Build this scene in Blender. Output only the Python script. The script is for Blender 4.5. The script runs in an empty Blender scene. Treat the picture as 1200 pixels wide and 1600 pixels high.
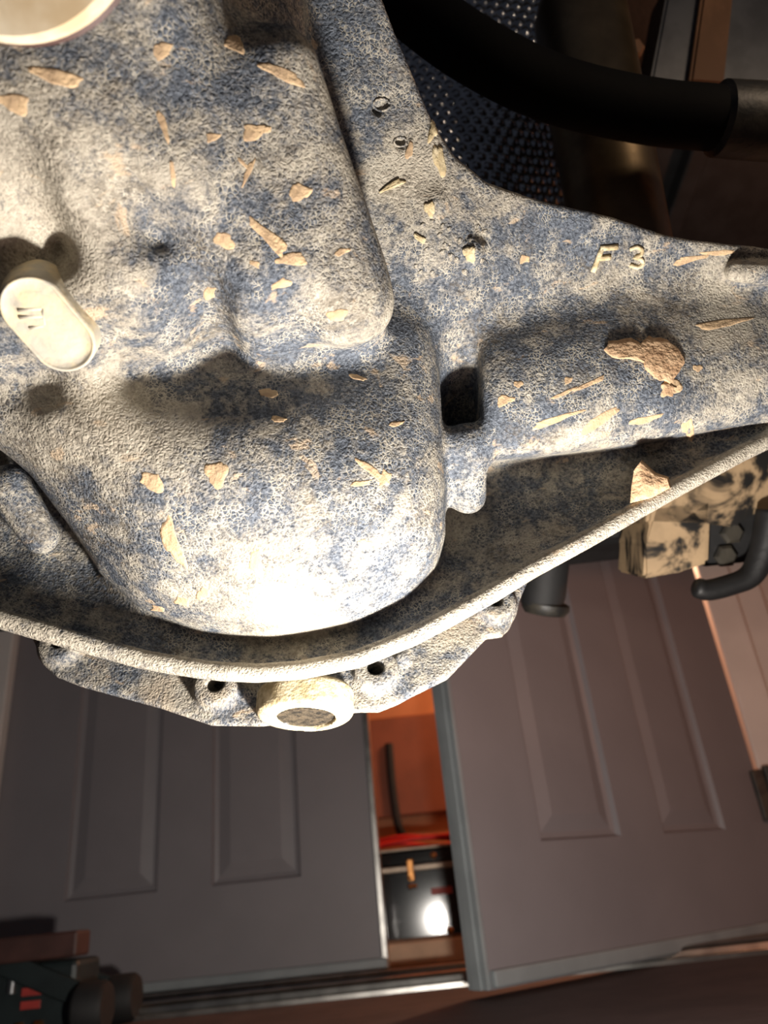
import bpy, bmesh, math, random
import numpy as np
from mathutils import Vector, Matrix
from mathutils.bvhtree import BVHTree

# ------------------------------------------------------------------ camera
scene = bpy.context.scene
COL = scene.collection
UP = np.array([-250., 2350., 1200.]); UP /= np.linalg.norm(UP)        # world up seen in the camera's frame
FW = np.array([0, 0, 1.]) - UP[2]*UP; FW /= np.linalg.norm(FW)
_f = lambda v: np.array([v[0], v[1], -v[2]])
RT = _f(np.cross(_f(FW), _f(UP)))
M = np.array([RT, FW, UP])                                            # camera frame (right, up, forward) -> world
CAMZ = .12
ORG = np.array([0, 0, CAMZ])
cam = bpy.data.cameras.new('camera')
cam.sensor_fit = 'VERTICAL'; cam.sensor_height = 36; cam.lens = 27
cam.clip_start = .01; cam.clip_end = 50
cam.dof.use_dof = True; cam.dof.focus_distance = .41; cam.dof.aperture_fstop = 8.5
co = bpy.data.objects.new('camera', cam); COL.objects.link(co)
mw = Matrix.Identity(4)
for i in range(3):
    mw[i][0], mw[i][1], mw[i][2] = M[i][0], M[i][1], -M[i][2]
    mw[i][3] = ORG[i]
co.matrix_world = mw
scene.camera = co

# ------------------------------------------------------------------ light
scene.view_settings.view_transform = 'Standard'
scene.view_settings.look = 'None'
scene.view_settings.gamma = 1
scene.view_settings.use_curve_mapping = False
scene.view_settings.exposure = 0.3
w = bpy.data.worlds.new('world'); scene.world = w; w.use_nodes = True
w.node_tree.nodes['Background'].inputs[0].default_value = (.75, .8, 1, 1)
w.node_tree.nodes['Background'].inputs[1].default_value = .03

def lamp(name, kind, loc, power, color, size):
    l = bpy.data.lights.new(name, kind); l.energy = power; l.color = color
    if kind == 'AREA': l.size = size
    else: l.shadow_soft_size = size
    o = bpy.data.objects.new(name, l); o.location = loc; COL.objects.link(o)
    return o
lamp('work_lamp', 'POINT', (.05, .335, .048), 12.5, (1, .935, .85), .016)     # lamp lying on the floor under the axle
lamp('warm_room_lamp', 'POINT', (.85, .80, .50), 3.2, (1, .40, .20), .05)
lamp('closet_lamp', 'POINT', (.55, 1.95, .9), 15, (1, .56, .33), .06)
lamp('canister_fill', 'POINT', (.50, .12, .66), 1.4, (1, .76, .54), .03)  # added fill with no known source, brightens canister and heat shield

# ------------------------------------------------------------------ helpers
def ray(px, py): return M @ np.array([(px-600)/1200, (800-py)/1200, 1.])
def Q(px, py, d): return Vector(ray(px, py)*d + ORG)
def C3(px, py, d): return np.array([(px-600)/1200*d, (800-py)/1200*d, d])   # camera-frame metres
def W(c): return c @ M.T + ORG
CAMX, CAMY, CAMF = Vector(M[:, 0]), Vector(M[:, 1]), Vector(M[:, 2])
WLOC = {}

def mk(name, verts, faces, mat, parent=None, smooth=False, fix=False):
    me = bpy.data.meshes.new(name)
    v = np.array([tuple(p) for p in verts], dtype=float) if not isinstance(verts, np.ndarray) else verts
    c = (v.min(0)+v.max(0))/2
    me.from_pydata((v-c).tolist(), [], faces if isinstance(faces, list) else faces.tolist())
    if fix:
        bm = bmesh.new(); bm.from_mesh(me); bmesh.ops.recalc_face_normals(bm, faces=bm.faces); bm.to_mesh(me); bm.free()
    me.update()
    if smooth: me.polygons.foreach_set('use_smooth', [True]*len(me.polygons))
    me.materials.append(mat)
    o = bpy.data.objects.new(name, me); COL.objects.link(o)
    base = np.zeros(3)
    if parent is not None:
        o.parent = parent; base = WLOC[parent]
    o.location = c-base; WLOC[o] = c
    return o

def fin(name, bm, mat, parent=None, smooth=False, angle=None):
    bmesh.ops.recalc_face_normals(bm, faces=bm.faces)
    bm.verts.index_update()
    v = np.array([tuple(p.co) for p in bm.verts]); f = [[q.index for q in p.verts] for p in bm.faces]
    bm.free()
    o = mk(name, v, f, mat, parent, smooth)
    if smooth and angle:
        try: o.data.set_sharp_from_angle(angle=math.radians(angle))
        except Exception: pass
    return o

def empty(name, loc):
    o = bpy.data.objects.new(name, None); COL.objects.link(o); o.location = tuple(loc); o.empty_display_size = .02
    WLOC[o] = np.array(tuple(loc), dtype=float); return o
def tag(o, label, cat, group=None):
    o['label'] = label; o['category'] = cat
    if group: o['group'] = group
    return o
def struct(o): o['kind'] = 'structure'; return o

def box(bm, c, size, axes=None, bev=0):
    ax = axes or (Vector((1, 0, 0)), Vector((0, 1, 0)), Vector((0, 0, 1)))
    c = Vector(c); vs = []
    for sx in (-1, 1):
        for sy in (-1, 1):
            for sz in (-1, 1):
                vs.append(bm.verts.new(c+ax[0]*sx*size[0]/2+ax[1]*sy*size[1]/2+ax[2]*sz*size[2]/2))
    fs = [bm.faces.new([vs[i] for i in q]) for q in ((0, 1, 3, 2), (4, 6, 7, 5), (0, 4, 5, 1), (2, 3, 7, 6), (0, 2, 6, 4), (1, 5, 7, 3))]
    if bev:
        es = list({e for f in fs for e in f.edges})
        bmesh.ops.bevel(bm, geom=es, offset=bev, segments=2, affect='EDGES', profile=.5)

def frame_of(d):
    d = Vector(d).normalized(); a = Vector((0, 0, 1)) if abs(d.z) < .9 else Vector((1, 0, 0))
    u = d.cross(a).normalized(); return u, d.cross(u).normalized(), d

def tube(bm, pts, r, n=12, flat=1., caps=True):
    pts = [Vector(p) for p in pts]; rings = []
    u = None
    for i, p in enumerate(pts):
        d = (pts[min(i+1, len(pts)-1)]-pts[max(i-1, 0)]).normalized()
        if u is None: u = frame_of(d)[0]
        u = (u-d*u.dot(d)).normalized(); v = d.cross(u)
        rr = r[i] if isinstance(r, (list, tuple)) else r
        rings.append([bm.verts.new(p+u*math.cos(t)*rr*flat+v*math.sin(t)*rr) for t in [2*math.pi*k/n for k in range(n)]])
    for a, b in zip(rings, rings[1:]):
        for k in range(n): bm.faces.new((a[k], a[(k+1) % n], b[(k+1) % n], b[k]))
    if caps: bm.faces.new(rings[0]); bm.faces.new(rings[-1])

def lathe(bm, o, axis, prof, n=32):
    u, v, d = frame_of(axis); o = Vector(o); rings = []
    for r, h in prof:
        if r < 1e-6: rings.append([bm.verts.new(o+d*h)])
        else: rings.append([bm.verts.new(o+d*h+u*math.cos(t)*r+v*math.sin(t)*r) for t in [2*math.pi*k/n for k in range(n)]])
    for a, b in zip(rings, rings[1:]):
        for k in range(n):
            k2 = (k+1) % n
            if len(a) == 1 and len(b) == 1: continue
            if len(a) == 1: bm.faces.new((a[0], b[k2], b[k]))
            elif len(b) == 1: bm.faces.new((a[k], a[k2], b[0]))
            else: bm.faces.new((a[k], a[k2], b[k2], b[k]))
    for rg in (rings[0], rings[-1]):
        if len(rg) > 1 and prof[0] != prof[-1]: bm.faces.new(rg)

def spline(pts, n=6):
    pts = [np.array(tuple(p), float) for p in pts]; out = []
    P = [2*pts[0]-pts[1]]+pts+[2*pts[-1]-pts[-2]]
    for i in range(1, len(P)-2):
        for k in range(n):
            t = k/n; a, b, c, d = P[i-1:i+3]
            out.append(.5*((2*b)+(c-a)*t+(2*a-5*b+4*c-d)*t*t+(3*b-a-3*c+d)*t**3))
    out.append(pts[-1]); return out

# ------------------------------------------------------------------ materials
class NT:
    def __init__(s, name):
        s.m = bpy.data.materials.new(name); s.m.use_nodes = True
        s.t = s.m.node_tree; s.b = s.t.nodes['Principled BSDF']
    def n(s, kind, **kw):
        x = s.t.nodes.new(kind)
        for k, v in kw.items():
            if k.startswith('i_'): s.set(x, k[2:], v)
            else: setattr(x, k, v)
        return x
    def set(s, x, key, v):
        inp = x.inputs[int(key)] if str(key).isdigit() else x.inputs[key.replace('_', ' ')]
        if isinstance(v, bpy.types.NodeSocket): s.t.links.new(v, inp)
        else: inp.default_value = v
    def noise(s, vec, scale, detail=3, rough=.55, dist=0):
        x = s.n('ShaderNodeTexNoise'); s.set(x, 'Vector', vec); s.set(x, 'Scale', scale); s.set(x, 'Detail', detail); s.set(x, 'Roughness', rough); s.set(x, 'Distortion', dist)
        return x
    def math(s, op, a, b=0., clamp=False):
        x = s.n('ShaderNodeMath', operation=op, use_clamp=clamp); s.set(x, 0, a); s.set(x, 1, b); return x.outputs[0]
    def ramp(s, f, lo, hi):
        x = s.n('ShaderNodeMapRange', clamp=True, interpolation_type='SMOOTHSTEP')
        s.set(x, 0, f); s.set(x, 1, lo); s.set(x, 2, hi); return x.outputs[0]
    def mix(s, f, a, b):
        x = s.n('ShaderNodeMix', data_type='RGBA'); s.set(x, 0, f); s.set(x, 6, a); s.set(x, 7, b); return x.outputs[2]
    def obj(s): return s.n('ShaderNodeTexCoord').outputs['Object']
    def bump(s, h, strength, dist):
        x = s.n('ShaderNodeBump'); s.set(x, 'Strength', strength); s.set(x, 'Distance', dist); s.set(x, 'Height', h)
        s.t.links.new(x.outputs[0], s.b.inputs['Normal'])
def c4(r, g, b): return (r, g, b, 1)
def hexc(h):
    v = [int(h[i:i+2], 16)/255 for i in (0, 2, 4)]
    return tuple(x/12.92 if x <= .04045 else ((x+.055)/1.055)**2.4 for x in v)+(1,)

def plain(name, col, rough=.6, metal=0., var=.25, scale=30., bump=0., bscale=200., spec=.5, col2=None):
    t = NT(name); o = t.obj()
    n = t.noise(o, scale, 4).outputs[0]
    c2 = col2 or tuple(max(0, x*(1-var)) for x in col[:3])+(1,)
    t.set(t.b, 'Base Color', t.mix(t.ramp(n, .35, .65), col, c2))
    t.set(t.b, 'Roughness', rough); t.set(t.b, 'Metallic', metal); t.set(t.b, 'Specular_IOR_Level', spec)
    if bump: t.bump(t.noise(o, bscale, 3).outputs[0], bump, .002)
    return t.m

def casting_material(name, dusty=0., brown=0.):
    t = NT(name); o = t.obj()
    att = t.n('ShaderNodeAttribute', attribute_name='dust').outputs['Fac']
    wob = t.noise(o, 220, 3).outputs['Color']
    vm = t.n('ShaderNodeVectorMath', operation='SCALE'); t.set(vm, 0, wob); vm.inputs['Scale'].default_value = .0036
    va = t.n('ShaderNodeVectorMath', operation='ADD'); t.set(va, 0, o); t.set(va, 1, vm.outputs[0])
    ve = t.n('ShaderNodeTexVoronoi', feature='DISTANCE_TO_EDGE'); t.set(ve, 'Vector', va.outputs[0]); t.set(ve, 'Scale', 470.)
    large = t.noise(o, 16, 3, .6).outputs[0]
    mid = t.noise(o, 48, 6, .72, .5).outputs[0]
    fine = t.noise(o, 520, 4, .72).outputs[0]
    # blue-grey wrinkle paint
    paint = t.mix(t.ramp(fine, .32, .70), c4(.034, .041, .054), c4(.16, .185, .225))
    # dry dust film, plus brightness painted in through the attribute
    d = t.math('ADD', t.math('MULTIPLY', large, .8), t.math('MULTIPLY', mid, 2.1))
    d = t.math('ADD', d, t.math('MULTIPLY', fine, 1.1))
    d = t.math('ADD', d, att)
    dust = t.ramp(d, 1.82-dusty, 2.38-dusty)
    dcol = t.mix(t.ramp(mid, .4, .62), c4(.30, .265, .205), c4(.42, .38, .305))
    if brown: dcol = t.mix(t.math('MULTIPLY', t.ramp(t.noise(o, 30, 3).outputs[0], .45, .65), brown), dcol, c4(.34, .25, .16))
    col = t.mix(t.math('MULTIPLY', dust, .85), paint, dcol)
    crust_and_light = t.ramp(t.math('ADD', att, t.math('MULTIPLY', fine, .9)), .65, 1.15)
    col = t.mix(t.math('MULTIPLY', crust_and_light, .6), col, c4(.58, .525, .425))  # pale crust, also paints the lit lip and dome hot spot
    # pale veins in the wrinkles
    vein = t.math('SUBTRACT', 1., t.ramp(ve.outputs['Distance'], .01, .13))
    vmask = t.ramp(t.noise(o, 60, 5, .7).outputs[0], .46, .60)
    col = t.mix(t.math('MULTIPLY', t.math('MULTIPLY', vein, vmask), .8), col, c4(.54, .50, .41))
    # dark scuffed flecks
    fl = t.ramp(t.noise(o, 70, 6, .75, .4).outputs[0], .58, .66)
    col = t.mix(t.math('MULTIPLY', fl, .6), col, c4(.06, .068, .082))
    # brown grit
    gr = t.ramp(t.noise(o, 26, 8, .75, .3).outputs[0], .50, .66)
    gr = t.math('MULTIPLY', gr, t.ramp(t.noise(o, 380, 2).outputs[0], .38, .58))
    col = t.mix(t.math('MULTIPLY', gr, .7), col, c4(.105, .088, .066))
    # tan mud splashes, stretched
    mp = t.n('ShaderNodeMapping'); t.set(mp, 'Vector', o); mp.inputs['Rotation'].default_value = (0.3, .6, .2); mp.inputs['Scale'].default_value = (46, 70, 95)
    sp = t.noise(mp.outputs[0], 1.0, 4, .6, .4).outputs[0]
    col = t.mix(t.math('MULTIPLY', t.ramp(sp, .62, .69), .7), col, c4(.50, .385, .265))
    t.set(t.b, 'Base Color', col); t.set(t.b, 'Roughness', .75); t.set(t.b, 'Specular_IOR_Level', .3)
    h = t.math('ADD', t.math('MULTIPLY', t.ramp(ve.outputs['Distance'], 0., .35), .5), t.math('MULTIPLY', fine, 1.2))
    h = t.math('ADD', h, t.math('MULTIPLY', mid, 1.2))
    h = t.math('ADD', h, t.math('MULTIPLY', t.noise(o, 270, 2, .5).outputs[0], 1.3))
    t.bump(h, .58, .0012)
    return t.m

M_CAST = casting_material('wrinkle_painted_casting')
M_FLANGE = casting_material('dusty_flange_casting', .12, .6)
M_PAD = plain('dusted_pad', hexc('d6c7a6'), .7, var=.3, scale=130, bump=.2, bscale=300, col2=hexc('b3ad9f'))
M_CHALK = plain('chalky_dust_on_steel', hexc('e6d8bd'), .8, var=.12, scale=40, col2=hexc('cdb692'), spec=.2)
M_MUD = plain('dried_mud', hexc('cbb08c'), .9, var=.25, scale=120, bump=.5, bscale=420, col2=hexc('b0977a'), spec=.1)
M_CLAY = plain('dried_clay', hexc('c9ab8a'), .9, var=.2, scale=160, bump=.8, bscale=350, col2=hexc('a98a6c'), spec=.1)
M_PALE = plain('pale_crust', hexc('ddcfae'), .85, var=.2, scale=200, bump=.4, bscale=500, col2=hexc('b3a27f'), spec=.15)
M_BLACK = plain('black_underbody_metal', hexc('1d1d1e'), .55, var=.5, scale=25, bump=.2, bscale=150)
M_BLACKD = plain('dust_specked_black_steel', hexc('191919'), .5, scale=40, bump=.2, bscale=200, col2=hexc('3b372f'))
M_ALU = plain('crinkled_aluminium', hexc('b9bcc2'), .22, 1., var=.3, scale=60, bump=.15, bscale=120)
M_BRONZE = plain('heat_tinted_steel', hexc('8c7a60'), .36, .85, var=.4, scale=20, bump=.05, bscale=80)
M_STEEL = plain('dull_steel', hexc('8a8b8d'), .4, .9, var=.3, scale=20)
M_DEEP = plain('matt_black_coating', hexc('0c0c0d'), .8, var=.4, scale=25, bump=.1, bscale=150, spec=.15)
M_RUSTY = plain('brown_primer', hexc('8f6a4f'), .6, .2, var=.3, scale=25)
M_CAMO = plain('tan_paint_with_black_grime', hexc('b09673'), .55, scale=22, bump=.15, bscale=80, col2=hexc('191817'))
def camo():
    t = NT('tan_paint_with_black_grime'); o = t.obj()
    n = t.noise(o, 15, 5, .6, .8).outputs[0]
    t.set(t.b, 'Base Color', t.mix(t.ramp(n, .50, .60), t.mix(t.noise(o, 60, 4).outputs[0], hexc('b89d7a'), hexc('8d785d')), hexc('161514')))
    t.set(t.b, 'Roughness', .5); t.bump(n, .3, .003); return t.m
M_CAMO = camo()
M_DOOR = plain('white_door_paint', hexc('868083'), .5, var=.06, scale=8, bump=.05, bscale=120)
M_EDGE = plain('grey_door_edge', hexc('8f9496'), .5, var=.15, scale=14)
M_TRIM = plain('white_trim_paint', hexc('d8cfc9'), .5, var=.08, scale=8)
M_TRACK = plain('brushed_aluminium_track', hexc('b5b2ad'), .3, .95, var=.3, scale=30)
M_FLOOR = plain('brown_concrete_floor', hexc('574a4a'), .75, var=.3, scale=12, bump=.3, bscale=60)
M_WALL = plain('off_white_wall', hexc('cdbfb6'), .8, var=.08, scale=5, bump=.1, bscale=90)
M_ORANGE = plain('orange_stained_wood', hexc('c98455'), .6, var=.15, scale=9)
M_ORANGED = plain('dark_orange_wood', hexc('8f5238'), .6, var=.2, scale=9)
M_PINE = plain('pine_board', hexc('e6c3a2'), .65, var=.15, scale=20)
M_BOX = plain('glossy_black_toolbox', hexc('0a0b0d'), .11, var=.3, scale=20, spec=.7)
M_RAIL = plain('dull_nickel_rail', hexc('9a8a7a'), .4, .7, var=.2, scale=40)
M_BRASS = plain('brass', hexc('b07a48'), .3, .9, var=.3, scale=60)
M_RED = plain('red_rubber_cable', hexc('e0281c'), .45, var=.2, scale=40)
M_REDL = plain('red_label', hexc('a83c36'), .5, var=.2, scale=60)
M_RUB = plain('black_rubber', hexc('1a1a1b'), .7, var=.3, scale=40)
M_JRED = plain('dark_maroon_steel', hexc('4a2f2a'), .6, var=.3, scale=30)
M_GREENB = plain('dark_green_black_steel', hexc('20292a'), .5, var=.3, scale=30)

# ------------------------------------------------------------------ the setting
def room():
    bm = bmesh.new(); box(bm, (0, 1.2, -.05), (6, 5.0, .1)); struct(fin('floor', bm, M_FLOOR))
    # wall with a wide door opening x -.86 .. .70, z 0 .. 2.04
    bm = bmesh.new()
    box(bm, (-1.94, 1.69, 1.25), (2.1, .10, 2.5)); box(bm, (1.88, 1.69, 1.25), (2.22, .10, 2.5)); box(bm, (-.06, 1.69, 2.27), (1.66, .10, .46))
    struct(fin('wall_back', bm, M_WALL))
    for i, (x0, x1, yy, th) in enumerate(((-.985, -.838, 1.602, .03), (.665, .73, 1.60, .05), (.73, .80, 1.62, .025))):
        bm = bmesh.new(); box(bm, ((x0+x1)/2, yy, 1.02), (x1-x0, th, 2.04), bev=.004); struct(fin('trim_%d' % (i+1), bm, M_TRIM))
    # closet behind the doors
    bm = bmesh.new(); box(bm, (0, 2.31, 1.2), (2.0, .04, 2.4)); struct(fin('wall_closet', bm, M_ORANGE))
    bm = bmesh.new(); box(bm, (-.98, 2.0, 1.2), (.04, .6, 2.4)); struct(fin('wall_closet_left', bm, M_ORANGE))
    bm = bmesh.new(); box(bm, (.98, 2.0, 1.2), (.04, .6, 2.4)); struct(fin('wall_closet_right', bm, M_ORANGE))
    # floor track
    bm = bmesh.new()
    box(bm, (0, 1.45, .003), (1.9, .21, .006))
    for y in (1.37, 1.52): tube(bm, [(-.95, y, .008), (.95, y, .008)], .013, 12)
    struct(fin('trim_4', bm, M_TRACK))
room()

def door(name, p0, ang, wid, hgt, xs, zs, thick, edge_side):
    """panelled slab; local x along the width from p0, local -y faces the viewer"""
    a = Vector((math.cos(ang), math.sin(ang), 0)); nrm = Vector((math.sin(ang), -math.cos(ang), 0)); up = Vector((0, 0, 1))
    P = lambda x, z, o=0.: Vector(p0)+a*x+up*z+nrm*o
    root = empty(name, p0); struct(root)
    bm = bmesh.new()
    gx = sorted({0, wid, *[v for q in xs for v in q]}); gz = sorted({0, hgt, *[v for q in zs for v in q]})
    V = {}
    def vv(x, z, o):
        k = (round(x, 4), round(z, 4), o)
        if k not in V: V[k] = bm.verts.new(P(x, z, o))
        return V[k]
    for x0, x1 in zip(gx, gx[1:]):
        for z0, z1 in zip(gz, gz[1:]):
            if any(abs(x0-q[0]) < 1e-6 for q in xs) and any(abs(z0-q[0]) < 1e-6 for q in zs): continue
            bm.faces.new([vv(*q, 0.) for q in ((x0, z0), (x1, z0), (x1, z1), (x0, z1))])
    B = -thick
    bm.faces.new([vv(*q, B) for q in ((0, 0), (wid, 0), (wid, hgt), (0, hgt))])
    def side(pa):
        for q, r in zip(pa, pa[1:]): bm.faces.new([vv(*q, 0.), vv(*r, 0.), vv(*r, B), vv(*q, B)])
    side([(x, 0) for x in gx]); side([(x, hgt) for x in gx]); side([(0, z) for z in gz]); side([(wid, z) for z in gz])
    fin('slab', bm, M_DOOR, root)
    for q in xs:
        for r in zs:
            bm = bmesh.new(); rings = []
            for ins, o in ((0, 0.), (.004, -.008), (.012, -.0105), (.016, -.0095), (.036, -.004), (.039, -.004)):
                rings.append([bm.verts.new(P(x, z, o)) for x, z in ((q[0]+ins, r[0]+ins), (q[1]-ins, r[0]+ins), (q[1]-ins, r[1]-ins), (q[0]+ins, r[1]-ins))])
            for ra, rb in zip(rings, rings[1:]):
                for k in range(4): bm.faces.new((ra[k], ra[(k+1) % 4], rb[(k+1) % 4], rb[k]))
            bm.faces.new(rings[-1])
            fin('panel', bm, M_DOOR, root)
    if edge_side:                                                     # metal or bare edge strip
        x = 0 if edge_side < 0 else wid
        ax = (a, nrm, up)
        bm = bmesh.new()
        if edge_side > 0: box(bm, P(x-.004, hgt/2, -thick/2+.002), (.012, thick+.006, hgt), ax, .002); m = M_TRACK
        else:
            box(bm, P(x-.003, hgt/2, -thick*.5), (.006, thick, hgt), ax, .001); box(bm, P(x-.007, hgt/2, -thick*.5), (.004, thick*.45, hgt), ax, .001); m = M_EDGE
        fin('edge_strip', bm, m, root)
        bm = bmesh.new(); box(bm, P(wid/2, .012, .004), (wid, .012, .02), ax, .003); fin('bottom_sweep', bm, M_EDGE, root)
    return root
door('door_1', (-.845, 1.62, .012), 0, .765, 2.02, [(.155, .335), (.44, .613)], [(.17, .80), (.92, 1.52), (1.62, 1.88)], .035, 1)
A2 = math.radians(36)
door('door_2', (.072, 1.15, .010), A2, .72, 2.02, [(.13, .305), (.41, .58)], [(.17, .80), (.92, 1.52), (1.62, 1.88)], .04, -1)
bm = bmesh.new(); box(bm, (.655, 1.560, .235), (.03, .012, .09), bev=.003); tube(bm, [(.668, 1.553, .185), (.668, 1.553, .285)], .007, 10)
tag(fin('door_hinge', bm, M_BLACKD), 'dark metal hinge on the jamb edge of the swung-open white door', 'hinge')

# ------------------------------------------------------------------ things in the closet gap
def closet():
    bm = bmesh.new(); box(bm, (.04, 1.93, .022), (.42, .17, .044), bev=.003); tag(fin('wood_board', bm, M_PINE), 'pale pine board lying under the black toolbox', 'board')
    t = empty('toolbox', (.05, 1.93, .045)); tag(t, 'glossy black metal toolbox with brass latch and pale rail', 'toolbox')
    bm = bmesh.new(); box(bm, (.05, 1.93, .115), (.36, .15, .138), bev=.006); fin('body', bm, M_BOX, t)
    bm = bmesh.new(); box(bm, (.05, 1.93, .206), (.36, .15, .038), bev=.008); fin('lid', bm, M_BOX, t)
    bm = bmesh.new(); box(bm, (.05, 1.852, .184), (.35, .006, .012), bev=.002); fin('rail', bm, M_RAIL, t)
    bm = bmesh.new(); box(bm, (.05, 1.853, .223), (.36, .005, .005), bev=.001); fin('lid_trim', bm, M_RAIL, t)
    bm = bmesh.new(); box(bm, (.05, 1.853, .047), (.36, .008, .007), bev=.001); fin('base_trim', bm, M_RUSTY, t)
    bm = bmesh.new(); box(bm, (-.025, 1.846, .180), (.016, .01, .045), bev=.003); la = fin('latch', bm, M_BRASS, t)
    for dx, z, r in ((-.004, .148, .006), (.006, .148, .005), (-.002, .165, .004)):
        bm = bmesh.new(); lathe(bm, (-.025+dx, 1.846, z), (0, -1, 0), [(r, 0), (r, .004), (r*.6, .007), (0, .008)], 16); fin('rivet', bm, M_BRASS, la, True, 40)
    for x, z in ((.028, .205), (.045, .058)):
        bm = bmesh.new(); lathe(bm, (x, 1.856, z), (0, -1, 0), [(.007, 0), (.007, .003), (.004, .006), (0, .007)], 16); fin('rivet', bm, M_BRASS, t, True, 40)
    bm = bmesh.new(); box(bm, (.037, 1.8545, .134), (.045, .002, .014), bev=.0005); fin('label_plate', bm, M_REDL, t)
    bm = bmesh.new()
    rnd = random.Random(3); pts = []
    for k in range(34):
        a = k*.40; rr = 1+.16*math.sin(k*.9)
        pts.append((.04+.14*rr*math.cos(a), 1.915+.045*rr*math.sin(a), .232+.005*math.sin(k*1.3)+.0006*k))
    tube(bm, spline(pts, 3), .0048, 8); tag(fin('cable_coil', bm, M_RED, smooth=True), 'coil of bright red cable lying on the toolbox lid', 'cable')
    bm = bmesh.new(); box(bm, (.05, 2.275, .465), (.5, .03, .27), bev=.005); tag(fin('cabinet_panel', bm, M_ORANGED), 'dark orange wooden panel fixed to the closet wall behind the toolbox', 'panel')
    bm = bmesh.new(); tube(bm, spline([(-.056, 2.252, .525), (-.058, 2.252, .44), (-.056, 2.252, .36), (-.050, 2.252, .30), (-.038, 2.262, .27)]), .012, 10, .6)
    tag(fin('hanging_strap', bm, M_RUB, smooth=True), 'black strap hanging in front of the orange closet panel', 'strap')
closet()

# ------------------------------------------------------------------ floor jack by the left door
def jack():
    t = empty('floor_jack', (-.56, 1.28, 0)); tag(t, 'low dark floor jack with small rubber caster on the floor before the closed door', 'jack')
    bm = bmesh.new(); box(bm, (-.64, 1.25, .112), (.285, .05, .033), bev=.004); fin('cross_bar', bm, M_JRED, t)
    for y in (1.235, 1.335):
        bm = bmesh.new()
        for (x0, z0), (x1, z1) in (((-.60, .094), (-.478, .042)),):
            d = Vector((x1-x0, 0, z1-z0)).normalized()
            box(bm, ((x0+x1)/2, y, (z0+z1)/2), (.15, .010, .030), (d, Vector((0, 1, 0)), d.cross(Vector((0, 1, 0)))), .003)
        fin('side_arm', bm, M_GREENB, t)
    bm = bmesh.new(); box(bm, (-.62, 1.285, .050), (.24, .09, .085), bev=.008); fin('body', bm, M_GREENB, t)
    for z in (.058, .042):
        bm = bmesh.new(); box(bm, (-.562, 1.2385, z), (.028, .002, .010), bev=.0005); fin('label_strip', bm, M_REDL, t)
    for x in (-.62, -.590):
        bm = bmesh.new(); tube(bm, [(x, 1.238, .085), (x, 1.236, .058)], .006, 10); fin('spring', bm, M_STEEL, t, True, 40)
    for x in (-.575, -.548):
        bm = bmesh.new(); lathe(bm, (x, 1.24, .016), (0, -1, 0), [(.008, 0), (.008, .006), (.005, .010), (0, .010)], 6); fin('bolt', bm, M_BRASS, t)
    for y in (1.225, 1.345):
        bm = bmesh.new(); lathe(bm, (-.492, y, .032), (1, 0, 0), [(.012, 0), (.028, .001), (.032, .006), (.032, .038), (.028, .044), (.012, .045)], 28); fin('caster_wheel', bm, M_RUB, t, True, 35)
jack()

# ------------------------------------------------------------------ vehicle parts around the axle
def tbox(name, px, py, d, size, mat, parent=None, bev=.004, axes=None):
    bm = bmesh.new(); box(bm, Q(px, py, d), size, axes or (Vector((1, 0, 0)), Vector((0, 1, 0)), Vector((0, 0, 1))), bev); return fin(name, bm, mat, parent)

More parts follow.
